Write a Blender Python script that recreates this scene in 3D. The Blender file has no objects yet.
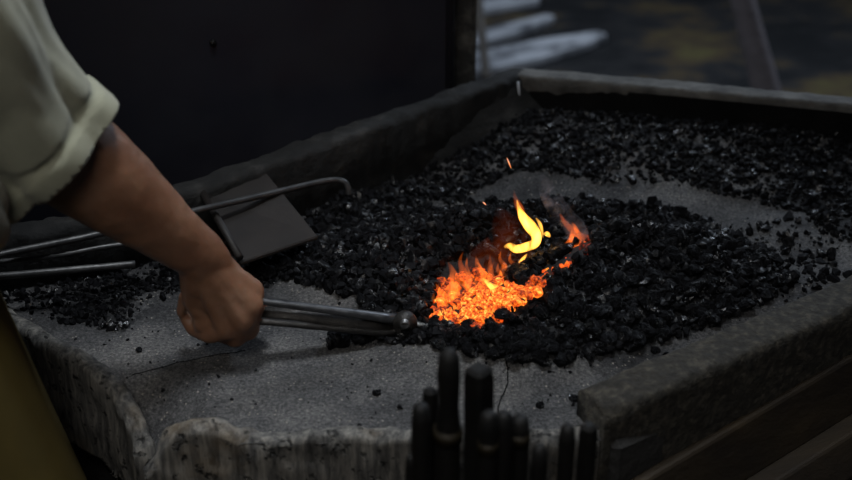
import bpy, bmesh, math, random
import numpy as np
from mathutils import Vector, Matrix, Euler, noise
random.seed(7); rng = np.random.default_rng(11)
COL = bpy.context.scene.collection
R = math.radians
# ------------------------------------------------------------ camera geometry
CAM = Vector((0, 0, 1.5)); PIT = R(27); F = 852 * 50 / 36.0
FW = Vector((0, math.cos(PIT), -math.sin(PIT))); UP = Vector((0, math.sin(PIT), math.cos(PIT)))
def ray(px, py): return FW + Vector((1, 0, 0)) * ((px - 426) / F) - UP * ((py - 240) / F)
def at_z(px, py, z):
    r = ray(px, py); return CAM + r * ((z - CAM.z) / r.z)
def at_y(px, py, y):
    r = ray(px, py); return CAM + r * (y / r.y)
def proj(p):
    d = Vector(p) - CAM; w = d.dot(FW)
    return 426 + F * d.x / w, 240 - F * d.dot(UP) / w
HZ = 0.80

# ------------------------------------------------------------ object helpers
def tag(o, label=None, cat=None, group=None, kind=None):
    if label: o['label'] = label
    if cat: o['category'] = cat
    if group: o['group'] = group
    if kind: o['kind'] = kind
    return o
def empty(name, loc, label, cat, group=None):
    o = bpy.data.objects.new(name, None); o.location = loc; o.empty_display_size = .05
    COL.objects.link(o); return tag(o, label, cat, group)
def mesh_obj(name, verts, faces, mat, parent=None, smooth=False):
    """verts are in world space; the object is placed under parent without moving"""
    me = bpy.data.meshes.new(name)
    off = Vector(parent.location) if parent is not None else Vector((0, 0, 0))
    if parent is not None and parent.parent is not None: off = off + Vector(parent.parent.location)
    me.from_pydata([tuple(Vector(v) - off) for v in verts], [], faces)
    me.update()
    if smooth: me.polygons.foreach_set('use_smooth', [True] * len(me.polygons))
    if mat is not None: me.materials.append(mat)
    o = bpy.data.objects.new(name, me); COL.objects.link(o); o.parent = parent
    return o
def recentre(o):
    """put the origin of a top-level mesh at its base centre"""
    vs = [v.co for v in o.data.vertices]
    c = Vector(((min(v.x for v in vs) + max(v.x for v in vs)) / 2, (min(v.y for v in vs) + max(v.y for v in vs)) / 2, min(v.z for v in vs)))
    o.data.transform(Matrix.Translation(-c)); o.location = c; return o
class MB:
    def __init__(s): s.v = []; s.f = []
    def add(s, vs, fs):
        n = len(s.v); s.v += [tuple(v) for v in vs]; s.f += [tuple(i + n for i in f) for f in fs]; return s
    def box(s, c, sz, rot=None, jit=0):
        c = Vector(c); vs = []
        for k in (-1, 1):
            for j in (-1, 1):
                for i in (-1, 1):
                    v = Vector((i * sz[0] / 2, j * sz[1] / 2, k * sz[2] / 2))
                    if rot is not None: v = rot @ v
                    vs.append(c + v)
        return s.add(vs, [(0, 2, 3, 1), (4, 5, 7, 6), (0, 1, 5, 4), (2, 6, 7, 3), (0, 4, 6, 2), (1, 3, 7, 5)])
    def tube(s, pts, rad, n=12, flat=1.0, upv=None, caps=True):
        pts = [Vector(p) for p in pts]
        if not isinstance(rad, (list, tuple)): rad = [rad] * len(pts)
        vs = []; prev = None
        for i, p in enumerate(pts):
            t = (pts[min(i + 1, len(pts) - 1)] - pts[max(i - 1, 0)]).normalized()
            if prev is None:
                u = Vector(upv) if upv else (Vector((0, 0, 1)) if abs(t.z) < .9 else Vector((0, 1, 0)))
            else: u = prev
            u = (u - t * u.dot(t)).normalized(); prev = u; w = t.cross(u)
            for k in range(n):
                a = 2 * math.pi * k / n
                vs.append(p + u * math.cos(a) * rad[i] * flat + w * math.sin(a) * rad[i])
        fs = []
        for i in range(len(pts) - 1):
            for k in range(n):
                a = i * n + k; b = i * n + (k + 1) % n
                fs.append((a, b, b + n, a + n))
        if caps:
            fs.append(tuple(range(n - 1, -1, -1))); fs.append(tuple((len(pts) - 1) * n + k for k in range(n)))
        return s.add(vs, fs)
    def build(s, name, mat, parent=None, smooth=False): return mesh_obj(name, s.v, s.f, mat, parent, smooth)
def smoothpath(pts, n=6):
    """catmull-rom through tuples of any dimension"""
    P = [np.array(p, float) for p in pts]; out = []
    for i in range(len(P) - 1):
        p0 = P[max(i - 1, 0)]; p1 = P[i]; p2 = P[i + 1]; p3 = P[min(i + 2, len(P) - 1)]
        for k in range(n):
            t = k / n
            out.append(.5 * (2 * p1 + (p2 - p0) * t + (2 * p0 - 5 * p1 + 4 * p2 - p3) * t * t + (3 * p1 - p0 - 3 * p2 + p3) * t ** 3))
    out.append(P[-1]); return out
def fbm(p, s, o=3): return noise.fractal(Vector(p) * s, 1.0, 2.0, o)

# ------------------------------------------------------------ materials
def new_mat(name):
    m = bpy.data.materials.new(name); m.use_nodes = True
    nt = m.node_tree; b = nt.nodes['Principled BSDF']; return m, nt, b
def nd(nt, t, **kw):
    n = nt.nodes.new(t)
    for k, v in kw.items():
        if k in n.inputs: n.inputs[k].default_value = v
        else: setattr(n, k, v)
    return n
def ramp(nt, fac, stops):
    r = nt.nodes.new('ShaderNodeValToRGB'); e = r.color_ramp.elements
    while len(e) < len(stops): e.new(.5)
    for i, (p, c) in enumerate(stops): e[i].position = p; e[i].color = (*c, 1)
    nt.links.new(fac, r.inputs[0]); return r.outputs[0]
def mix(nt, fac, a, b, mode='MIX'):
    m = nt.nodes.new('ShaderNodeMix'); m.data_type = 'RGBA'; m.blend_type = mode
    for sock, v in ((m.inputs[0], fac), (m.inputs[6], a), (m.inputs[7], b)):
        if hasattr(v, 'links') or hasattr(v, 'is_linked'): nt.links.new(v, sock)
        elif isinstance(v, (int, float)): sock.default_value = v
        else: sock.default_value = (*v, 1)
    return m.outputs[2]
def noise_tex(nt, scale, detail=5, rough=.55, stretch=None, coord='Object', rot=None, dist=0):
    tc = nt.nodes.new('ShaderNodeTexCoord'); mp = nt.nodes.new('ShaderNodeMapping')
    nt.links.new(tc.outputs[coord], mp.inputs[0])
    if stretch: mp.inputs['Scale'].default_value = stretch
    if rot: mp.inputs['Rotation'].default_value = rot
    n = nd(nt, 'ShaderNodeTexNoise', Scale=scale, Detail=detail, Roughness=rough, Distortion=dist)
    nt.links.new(mp.outputs[0], n.inputs['Vector']); return n.outputs['Fac']
def bump(nt, b, h, strength=.5, dist=.01):
    bp = nd(nt, 'ShaderNodeBump', Strength=strength, Distance=dist); nt.links.new(h, bp.inputs['Height'])
    nt.links.new(bp.outputs[0], b.inputs['Normal']); return bp
def simple(name, stops, scale=8, rough=.7, metal=0, bs=.4, bd=.005, stretch=None, detail=6, bscale=None, spec=.5, rr=None, rot=None):
    m, nt, b = new_mat(name)
    f = noise_tex(nt, scale, detail, .6, stretch, rot=rot)
    nt.links.new(ramp(nt, f, stops), b.inputs['Base Color'])
    b.inputs['Roughness'].default_value = rough; b.inputs['Metallic'].default_value = metal
    b.inputs['Specular IOR Level'].default_value = spec
    if rr:
        g = noise_tex(nt, scale * 2.3, 4); nt.links.new(ramp(nt, g, [(.35, (rr[0],) * 3), (.65, (rr[1],) * 3)]), b.inputs['Roughness'])
    h = noise_tex(nt, bscale or scale * 4, 6, .65, stretch, rot=rot)
    bump(nt, b, h, bs, bd); return m

def coal_mat():
    m, nt, b = new_mat('coal')
    f = noise_tex(nt, 1.2, 5, .6)
    oi = nt.nodes.new('ShaderNodeObjectInfo')
    nt.links.new(ramp(nt, f, [(.3, (.002, .002, .0025)), (.6, (.006, .006, .007)), (.8, (.02, .02, .023))]), b.inputs['Base Color'])
    g = noise_tex(nt, .8, 3, .5)
    nt.links.new(ramp(nt, g, [(.34, (.12,) * 3), (.52, (.7,) * 3)]), b.inputs['Roughness']); nt.links.new(ramp(nt, g, [(.36, (.9,) * 3), (.48, (.10,) * 3)]), b.inputs['Specular IOR Level'])
    b.inputs['Specular IOR Level'].default_value = .5
    bump(nt, b, noise_tex(nt, 3.0, 5, .7), .6, .3)
    return m
def coal_stuff_mat():
    m, nt, b = new_mat('small_coal')
    f = noise_tex(nt, 90, 5, .6)
    nt.links.new(ramp(nt, f, [(.3, (.002, .002, .0025)), (.6, (.006, .006, .007)), (.8, (.022, .022, .025))]), b.inputs['Base Color'])
    g = noise_tex(nt, 60, 3, .5)
    nt.links.new(ramp(nt, g, [(.34, (.12,) * 3), (.50, (.75,) * 3)]), b.inputs['Roughness']); nt.links.new(ramp(nt, g, [(.36, (.9,) * 3), (.48, (.10,) * 3)]), b.inputs['Specular IOR Level'])
    b.inputs['Specular IOR Level'].default_value = .45
    bump(nt, b, noise_tex(nt, 300, 4, .7), .5, .002)
    return m
def ember_mat(name, scale, c_dark, c_mid, c_hot, s, lo=.40, hi=.66):
    m, nt, b = new_mat(name)
    b.inputs['Base Color'].default_value = (.02, .015, .012, 1); b.inputs['Roughness'].default_value = .9
    f = noise_tex(nt, scale, 4, .6, dist=.4)
    c = ramp(nt, f, [(lo, c_dark), ((lo + hi) / 2, c_mid), (hi, c_hot)])
    nt.links.new(c, b.inputs['Emission Color']); b.inputs['Emission Strength'].default_value = s
    bump(nt, b, noise_tex(nt, scale * 2, 4, .7), .5, .3); return m
def flame_mat(name, col, s, scale=60, lo=.35, hi=.6):
    m = bpy.data.materials.new(name); m.use_nodes = True; nt = m.node_tree; nt.nodes.clear()
    o = nt.nodes.new('ShaderNodeOutputMaterial'); e = nt.nodes.new('ShaderNodeEmission')
    e.inputs[0].default_value = (*col, 1)
    f = noise_tex(nt, scale, 3, .5, stretch=(1, 1, .5), dist=.6)
    mr = nd(nt, 'ShaderNodeMapRange'); nt.links.new(f, mr.inputs[0])
    mr.inputs[1].default_value = lo; mr.inputs[2].default_value = hi; mr.inputs[3].default_value = .12 * s; mr.inputs[4].default_value = s
    nt.links.new(mr.outputs[0], e.inputs[1]); nt.links.new(e.outputs[0], o.inputs['Volume'])
    m.cycles.volume_step_rate = .5
    return m

M = {}
M['coal'] = coal_mat(); M['slack'] = coal_stuff_mat()
M['ash'] = None
def ash_mat():
    m, nt, b = new_mat('ash_and_grit')
    f = noise_tex(nt, 7, 8, .62)
    base = ramp(nt, f, [(.36, (.028, .028, .030)), (.5, (.080, .079, .080)), (.64, (.145, .14, .136))])
    fine = noise_tex(nt, 300, 4, .75)
    base = mix(nt, .8, base, ramp(nt, fine, [(.36, (.25, .25, .26)), (.52, (1, 1, 1)), (.66, (2.0, 1.95, 1.9))]), 'MULTIPLY')
    v = nd(nt, 'ShaderNodeTexVoronoi', Scale=170); tc = nt.nodes.new('ShaderNodeTexCoord'); nt.links.new(tc.outputs['Object'], v.inputs['Vector'])
    sp = ramp(nt, v.outputs['Distance'], [(.12, (1, 1, 1)), (.24, (0, 0, 0))])
    gate = ramp(nt, noise_tex(nt, 60, 4, .7), [(.50, (0, 0, 0)), (.56, (1, 1, 1))])
    base = mix(nt, mix(nt, 1.0, sp, gate, 'MULTIPLY'), base, (.32, .29, .25))
    nt.links.new(base, b.inputs['Base Color']); b.inputs['Roughness'].default_value = .85
    b.inputs['Specular IOR Level'].default_value = .3
    bump(nt, b, fine, 1.0, .004); return m
M['ash'] = ash_mat()
def timber_mat():
    m, nt, b = new_mat('worn_timber')
    g = noise_tex(nt, 110, 8, .7, stretch=(1.0, 1.0, .10), rot=(0, R(14), 0), dist=.3)
    f = noise_tex(nt, 9, 6, .6)
    c = ramp(nt, g, [(.34, (.022, .021, .02)), (.48, (.09, .086, .08)), (.64, (.22, .205, .18))])
    c = mix(nt, ramp(nt, f, [(.54, (0, 0, 0)), (.72, (.6, .6, .6))]), c, (.17, .115, .055))
    pit = ramp(nt, noise_tex(nt, 85, 4, .6), [(.33, (.08, .08, .08)), (.42, (1, 1, 1))])
    c = mix(nt, 1.0, c, pit, 'MULTIPLY')
    nt.links.new(c, b.inputs['Base Color']); b.inputs['Roughness'].default_value = .8
    bump(nt, b, mix(nt, .5, g, pit), .9, .006); return m
M['timber'] = timber_mat()
M['dust'] = simple('coal_dust', [(.3, (.004, .004, .0045)), (.7, (.012, .012, .013))], 60, .8, bs=.8, bd=.004)
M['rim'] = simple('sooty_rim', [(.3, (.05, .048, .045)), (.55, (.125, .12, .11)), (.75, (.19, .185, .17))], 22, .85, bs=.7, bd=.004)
M['rim_dark'] = simple('dark_rim', [(.36, (.004, .004, .004)), (.55, (.012, .0115, .011)), (.72, (.045, .043, .04))], 22, .85, bs=.7, bd=.005)  # darker than the material of the right back rim
M['rim_wood'] = simple('dark_wood_rim', [(.34, (.012, .010, .007)), (.52, (.030, .026, .019)), (.68, (.078, .067, .05))], 95, .85, bs=1, bd=.006, bscale=110)
M['plank'] = simple('brown_plank', [(.3, (.010, .006, .003)), (.55, (.028, .018, .008)), (.75, (.052, .034, .015))], 14, .75, bs=.5, bd=.004, stretch=(.3, 1, 1))
M['stone'] = simple('soot_stone', [(.3, (.01, .01, .01)), (.7, (.03, .028, .026))], 9, .9, bs=.8, bd=.01)
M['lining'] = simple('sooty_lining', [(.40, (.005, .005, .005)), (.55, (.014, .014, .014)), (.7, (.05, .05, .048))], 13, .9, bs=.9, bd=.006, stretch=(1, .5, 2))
M['crack_and_shade'] = simple('crack_and_shade', [(.3, (.004, .004, .004)), (.7, (.009, .009, .009))], 15, .95, bs=.5, bd=.004, spec=.1)  # black of the cracks, and shade put into the inner wall's colour
M['sheet'] = simple('blued_sheet', [(.3, (.010, .011, .021)), (.7, (.016, .015, .020))], 3, .55, bs=.15, bd=.003, rr=(.5, .75))
M['post'] = simple('sooty_post', [(.35, (.006, .006, .006)), (.52, (.02, .019, .017)), (.62, (.16, .15, .13))], 5, .8, bs=.6, bd=.01)
M['doorpost'] = simple('weathered_post', [(.3, (.20, .18, .16)), (.7, (.35, .32, .29))], 12, .8)
M['floor'] = None
def floor_mat():
    m, nt, b = new_mat('dirt_floor')
    f = noise_tex(nt, 2.2, 7, .65, stretch=(1, 1.4, 1))
    c = ramp(nt, f, [(.40, (.006, .007, .009)), (.5, (.022, .022, .024)), (.58, (.085, .06, .03)), (.68, (.13, .115, .04))])
    nt.links.new(c, b.inputs['Base Color']); b.inputs['Roughness'].default_value = .9
    bump(nt, b, noise_tex(nt, 18, 6, .7), .9, .02); return m
M['floor'] = floor_mat()
M['wall'] = simple('sooty_wall', [(.3, (.02, .02, .02)), (.7, (.05, .048, .045))], 4, .9)
M['light_streak'] = simple('pale_streak', [(.36, (.12, .125, .14)), (.5, (.48, .5, .54)), (.7, (.62, .64, .68))], 5, .7, bs=.5, bd=.01)  # daylight streaks on the ground put into a pale colour; corner bead too
M['steel'] = simple('worked_steel', [(.3, (.08, .08, .083)), (.7, (.22, .22, .225))], 30, .35, metal=.9, bs=.25, bd=.001, rr=(.28, .5))
M['dark_steel'] = simple('scaled_steel', [(.3, (.02, .019, .018)), (.7, (.055, .05, .046))], 60, .5, metal=.5, bs=.5, bd=.002, rr=(.35, .6))
M['rod'] = simple('grey_rod', [(.3, (.05, .05, .052)), (.7, (.12, .118, .115))], 40, .45, metal=.6, bs=.3, bd=.001)
M['plate'] = simple('rusty_plate', [(.3, (.009, .007, .006)), (.7, (.022, .016, .013))], 14, .6, metal=.2, bs=.4, bd=.002)
M['handle'] = simple('black_handle', [(.3, (.003, .003, .003)), (.7, (.010, .009, .008))], 20, .6, spec=.25, bs=.4, bd=.003)
M['brass'] = simple('dull_brass', [(.3, (.008, .006, .003)), (.7, (.024, .017, .007))], 20, .5, metal=.4)
def skin_mat():
    m, nt, b = new_mat('skin')
    f = noise_tex(nt, 14, 6, .6)
    nt.links.new(ramp(nt, f, [(.32, (.15, .066, .036)), (.52, (.215, .105, .060)), (.7, (.27, .145, .09))]), b.inputs['Base Color'])
    b.inputs['Roughness'].default_value = .5
    b.inputs['Subsurface Weight'].default_value = .15; b.inputs['Subsurface Scale'].default_value = .006
    bump(nt, b, noise_tex(nt, 160, 5, .65), .35, .0015); return m
M['skin'] = skin_mat()
def cloth(name, stops, sc=500):
    m, nt, b = new_mat(name)
    f = noise_tex(nt, 9, 5, .6); nt.links.new(ramp(nt, f, stops), b.inputs['Base Color'])
    b.inputs['Roughness'].default_value = .9; b.inputs['Sheen Weight'].default_value = .15
    bump(nt, b, noise_tex(nt, sc, 3, .6), .3, .001); return m
M['shirt'] = cloth('sage_cotton', [(.3, (.20, .20, .145)), (.7, (.33, .325, .235))])
M['apron'] = cloth('ochre_leather', [(.3, (.045, .030, .004)), (.7, (.070, .047, .007))], 120)
M['apron'].node_tree.nodes['Principled BSDF'].inputs['Sheen Weight'].default_value = 0; M['apron'].node_tree.nodes['Principled BSDF'].inputs['Specular IOR Level'].default_value = .2
M['trousers'] = cloth('dark_twill', [(.3, (.03, .03, .035)), (.7, (.05, .05, .055))])
M['hair'] = simple('brown_hair', [(.3, (.02, .012, .008)), (.7, (.05, .032, .02))], 60, .6)
M['em_hot'] = ember_mat('ember_hot', 2.4, (.45, .03, .003), (1, .19, .012), (1, .55, .09), 1.5, .40, .66)
M['em_mid'] = ember_mat('ember_orange', 2.4, (.05, .003, .0008), (.75, .075, .006), (1, .22, .02), 1.0, .40, .68)
M['em_low'] = ember_mat('ember_red', 2.4, (.001, .0004, .0003), (.18, .012, .003), (.6, .05, .008), .9, .45, .75)
M['em_bed'] = ember_mat('ember_bed', 70, (.15, .007, .001), (1, .11, .008), (1, .32, .03), 1.1, .38, .66)
M['fl_yellow'] = flame_mat('flame_yellow', (1, .45, .06), 850)
M['fl_orange'] = flame_mat('flame_orange', (1, .17, .02), 260, 70, .42, .62)
M['fl_tip'] = flame_mat('flame_red_tip', (1, .15, .012), 90)

# ------------------------------------------------------------ hearth relief
def seg_h(x, y, pts, w):
    best = 0
    for (a, ha), (b, hb) in zip(pts[:-1], pts[1:]):
        dx, dy = b.x - a.x, b.y - a.y; L = dx * dx + dy * dy
        t = max(0, min(1, ((x - a.x) * dx + (y - a.y) * dy) / L))
        d = math.hypot(x - a.x - t * dx, y - a.y - t * dy); h = ha + (hb - ha) * t
        k = 1 - d / w
        if k > 0: best = max(best, h * (k if k > .35 else k * k / .35 * .5 + k * .5))
    return best
def crest(l): return [(at_z(px, py, HZ + h), h) for px, py, h in l]
C_MAIN = crest([(462, 318, .022), (520, 292, .054), (572, 256, .074), (630, 228, .082), (690, 236, .064), (745, 262, .030), (790, 280, .018)])
C_BACK = crest([(388, 238, .03), (450, 222, .045), (520, 212, .045), (565, 208, .04)])
C_LEFT = crest([(330, 262, .012), (375, 260, .03), (400, 300, .03)])
C_FAR = crest([(545, 112, .055), (700, 125, .055), (900, 135, .05)])
C_RIGHT = crest([(800, 222, .012), (880, 215, .02)])
C_L2 = crest([(-20, 305, .02), (60, 305, .012), (160, 292, .006)])
def H(x, y):
    h = max(seg_h(x, y, C_MAIN, .125), seg_h(x, y, C_BACK, .10), seg_h(x, y, C_LEFT, .075), seg_h(x, y, C_FAR, .22), seg_h(x, y, C_RIGHT, .1), seg_h(x, y, C_L2, .06))
    return HZ + h + .004 * fbm((x, y, 0), 9) + .0016 * fbm((x, y, 3), 40)

# outline of the hearth, crest pixels of its edge boards
KL = [at_z(-160, 236, .82), at_z(-40, 292, .822), at_z(14, 326, .822), at_z(54, 350, .824), at_z(88, 368, .822), at_z(108, 388, .812), at_z(122, 414, .794), at_z(134, 452, .762)]
KF = [at_z(146, 478, .758), at_z(158, 450, .79), at_z(172, 432, .81), at_z(198, 425, .815), at_z(232, 436, .809), at_z(262, 444, .805), at_z(300, 437, .81), at_z(420, 437, .81), at_z(600, 438, .81)]
KR = [at_z(606, 414, .835), at_z(660, 391, .845), at_z(760, 348, .85), at_z(860, 305, .852), at_z(1010, 232, .852)]
KB = [at_z(1010, 113, .90), at_z(852, 96, .90), at_z(680, 80, .90), at_z(512, 66, .90)]
KE = [at_z(512, 66, .90), at_z(448, 88, .90), at_z(330, 128, .895), at_z(200, 174, .885), at_z(60, 214, .875), at_z(-160, 245, .87)]
outline = [Vector((p.x, p.y)) for p in (KL[:-1] + KF[1:-1] + KR + KB + KE[1:])]
def inside(x, y, poly):
    c = False; j = len(poly) - 1
    for i in range(len(poly)):
        a, b = poly[i], poly[j]
        if (a[1] > y) != (b[1] > y) and x < (b[0] - a[0]) * (y - a[1]) / (b[1] - a[1]) + a[0]: c = not c
        j = i
    return c
cen = sum(outline, Vector((0, 0))) / len(outline)

hearth = empty('forge_hearth', (cen.x, cen.y, 0), 'large dark forge hearth with raised rims and worn timber front edges, filled with ash', 'forge')
# bed
x0, x1 = min(p.x for p in outline), max(p.x for p in outline); y0, y1 = min(p.y for p in outline), max(p.y for p in outline)
DS = .0055; nx = int((x1 - x0) / DS) + 2; ny = int((y1 - y0) / DS) + 2
vid = {}; bv = []; bf = []
grid_in = [[inside(x0 + i * DS, y0 + j * DS, outline) for i in range(nx)] for j in range(ny)]
def gv(i, j):
    k = (i, j)
    if k not in vid:
        x = x0 + i * DS; y = y0 + j * DS; z = H(x, y)
        q = proj((x, y, z))
        # worn hollow where the two front timbers meet
        nd_ = math.hypot(x - KL[-1].x, y - KL[-1].y); z -= .07 * max(0, 1 - nd_ / .085) ** 1.4
        vid[k] = len(bv); bv.append((x, y, z))
    return vid[k]
for j in range(ny - 1):
    for i in range(nx - 1):
        if grid_in[j][i] and grid_in[j][i + 1] and grid_in[j + 1][i] and grid_in[j + 1][i + 1]:
            bf.append((gv(i, j), gv(i + 1, j), gv(i + 1, j + 1), gv(i, j + 1)))
BED = mesh_obj('ash_bed', bv, bf, M['ash'], hearth, True); tag(BED, 'grey gritty ash bed')

def kerb(name, pts, side, w, h, mat, amp=.004, r=.012, hin=.05, ds=.007, lean=0, fr=30, groove=0):
    """a board following its outer top edge pts; side=+1: inward is to the left of travel"""
    path = []
    for a, b in zip(pts[:-1], pts[1:]):
        n = max(1, int((b - a).length / ds))
        for k in range(n): path.append(a.lerp(b, k / n))
    path.append(pts[-1])
    sm = [p.copy() for p in path]
    for _ in range(4): sm = [sm[0]] + [(sm[i - 1] + sm[i] * 2 + sm[i + 1]) / 4 for i in range(1, len(sm) - 1)] + [sm[-1]]
    prof = []
    nf = max(3, int(h / .008))
    for k in range(nf): prof.append((-lean * (1 - k / nf), -h + (h - r) * k / nf))
    for k in range(5): a = math.pi / 2 * k / 4; prof.append((r - r * math.cos(a), -r + r * math.sin(a)))
    nt_ = max(2, int((w - 2 * r) / .008))
    for k in range(1, nt_): prof.append((r + (w - 2 * r) * k / nt_, 0))
    for k in range(5): a = math.pi / 2 * k / 4; prof.append((w - r + r * math.sin(a), -r + r * math.cos(a)))
    prof.append((w, -hin))
    vs = []; m = len(prof)
    for i, p in enumerate(sm):
        t = sm[min(i + 1, len(sm) - 1)] - sm[max(i - 1, 0)]; t.z = 0; t.normalize()
        nrm = Vector((-t.y, t.x, 0)) * side
        for (a, b) in prof:
            v = p + nrm * a + Vector((0, 0, b))
            d = Vector((fbm(v, fr), fbm(v + Vector((5, 0, 0)), fr), fbm(v + Vector((0, 9, 0)), fr)))
            v = v + d * amp
            if groove: v = v - nrm * (-groove) * max(0, noise.noise(Vector((v.x * 90, v.y * 90, v.z * 12)))) * (1 if a < .01 else 0)
            vs.append(v)
    fs = []
    for i in range(len(sm) - 1):
        for k in range(m - 1):
            q = (i * m + k, i * m + k + 1, (i + 1) * m + k + 1, (i + 1) * m + k)
            fs.append(q if side < 0 else q[::-1])
        q = (i * m + m - 1, i * m, (i + 1) * m, (i + 1) * m + m - 1); fs.append(q if side < 0 else q[::-1])
    fs.append(tuple(range(m))); fs.append(tuple((len(sm) - 1) * m + k for k in range(m - 1, -1, -1)))
    return mesh_obj(name, vs, fs, mat, hearth, True)
kl = kerb('timber_edge', KL, 1, .022, .125, M['timber'], .0035, .009, fr=45, groove=.004)
tag(kl, 'worn timber edge board at the left with a rounded charred end')
kf = kerb('timber_edge', KF, 1, .022, .12, M['timber'], .004, .010, fr=45, groove=.004)
tag(kf, 'pitted timber edge board across the front')
kerb('rim', KR, 1, .052, .10, M['rim_wood'], .0016, .010, fr=60)['label'] = 'broad dusty rim along the right front'
kerb('rim', KB, 1, .04, .14, M['rim'], .0018, .006, hin=.014, fr=50)['label'] = 'grey back rim running to the right'
kerb('rim', KE, 1, .04, .14, M['rim_dark'], .0035, .010, hin=.12, fr=40)['label'] = 'dark back rim running to the left'
def back_wall():  # near-black box painting the shade on the rim's inner face
    a, b = KB[0].copy(), KB[-1].copy(); t_ = (b - a); t_.z = 0; t_.normalize(); n_ = Vector((-t_.y, t_.x, 0)); mb = MB()
    p = [a + n_ * .012, b + n_ * .012, b + n_ * .034, a + n_ * .034]
    vs = [Vector((v.x, v.y, .888)) for v in p] + [Vector((v.x, v.y, .79)) for v in p]
    mb.add(vs, [(0, 1, 2, 3), (7, 6, 5, 4), (0, 4, 5, 1), (1, 5, 6, 2), (2, 6, 7, 3), (3, 7, 4, 0)]); mb.build('inner_wall', M['crack_and_shade'], hearth)['label'] = 'inner wall below the grey rim, its shade put in as black'
back_wall()
for cp in ([(506, 374), (508, 386), (501, 398), (498, 411)], [(132, 374), (165, 367), (205, 358), (246, 350)]):
    pp = [at_z(a_, b2, HZ) for a_, b2 in cp]; pp = [Vector((p.x, p.y, H(p.x, p.y) - .0002)) for p in pp]
    qq = [Vector(tuple(v)) for v in smoothpath([tuple(p) for p in pp], 6)]; qq = [Vector((v.x + .002 * noise.noise(v * 200), v.y + .002 * noise.noise(v * 230), H(v.x, v.y) - .0002)) for v in qq]
    mb = MB(); mb.tube(qq, [.0009] * len(qq), 6); mb.build('crack', M['crack_and_shade'], hearth, True)['label'] = 'thin dark crack in the ash'
# weld drip down the inner corner
apex_in = KB[-1] + Vector((.006, -.055, -.005))
mb = MB(); mb.tube([apex_in + Vector((0, 0, -.002)), apex_in + Vector((.002, -.001, -.02)), apex_in + Vector((.004, .0, -.032))], [.0022, .0018, .0012], 6)
mb.tube([apex_in + Vector((.005, 0, -.042)), apex_in + Vector((.007, 0, -.055))], [.0022, .0026], 6)
tag(mb.build('seam_bead', M['light_streak'], hearth, True), 'pale bead at the back corner')
# inner sloping lining of left back rim
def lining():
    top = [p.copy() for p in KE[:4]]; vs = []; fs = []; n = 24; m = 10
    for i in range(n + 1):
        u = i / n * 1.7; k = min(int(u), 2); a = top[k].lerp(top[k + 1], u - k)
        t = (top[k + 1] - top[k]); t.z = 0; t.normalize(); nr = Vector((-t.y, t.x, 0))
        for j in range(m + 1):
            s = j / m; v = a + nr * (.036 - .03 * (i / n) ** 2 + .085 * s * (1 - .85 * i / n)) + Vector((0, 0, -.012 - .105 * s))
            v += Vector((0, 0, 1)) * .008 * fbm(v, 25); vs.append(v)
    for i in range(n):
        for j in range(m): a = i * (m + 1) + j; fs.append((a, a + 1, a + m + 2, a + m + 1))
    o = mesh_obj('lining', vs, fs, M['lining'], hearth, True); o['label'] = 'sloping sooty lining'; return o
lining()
# body under the bed
bo = [cen + (p - cen) * .93 for p in outline]
n = len(bo); vs = [(p.x, p.y, 0) for p in bo] + [(p.x, p.y, HZ - .05) for p in bo]
mesh_obj('base', vs, [tuple(range(n - 1, -1, -1)), tuple(range(n, 2 * n))] + [(i, (i + 1) % n, (i + 1) % n + n, i + n) for i in range(n)], M['stone'], hearth)['label'] = 'sooty black masonry base'
# side planks along the right front
t = (KR[-1] - KR[0]); t.z = 0; t.normalize(); nr = Vector((t.y, -t.x, 0))
ang = math.atan2(t.y, t.x); rot = Matrix.Rotation(ang, 3, 'Z')
def plank(s0, s1, out, z, th, hh, tilt=0, mat=None, name='side_plank'):
    a = KR[0] + t * s0; b = KR[0] + t * s1; c = (a + b) / 2 + nr * out; c.z = z
    mb = MB(); mb.box(c, ((b - a).length, th, hh), rot @ Matrix.Rotation(R(-7), 3, 'Y') @ Matrix.Rotation(tilt, 3, 'X')); o = mb.build(name, mat or M['plank'], hearth)
    bv_ = o.modifiers.new('b', 'BEVEL'); bv_.width = .004; bv_.segments = 2; return o
plank(.02, .75, .012, .755, .03, .075, R(-8))
plank(.10, .75, .045, .705, .05, .05, R(-20))
plank(.16, .75, .085, .66, .05, .05, R(-20))
plank(.20, .75, .12, .60, .05, .09, R(-20))
# corner post at right front
mb = MB(); c = KR[0] + Vector((.005, .03, 0)); mb.box((c.x + .02, c.y + .01, .40), (.07, .06, .80), Matrix.Rotation(ang, 3, 'Z')); o = mb.build('corner_post', M['stone'], hearth)
o.modifiers.new('b', 'BEVEL').width = .006

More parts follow.
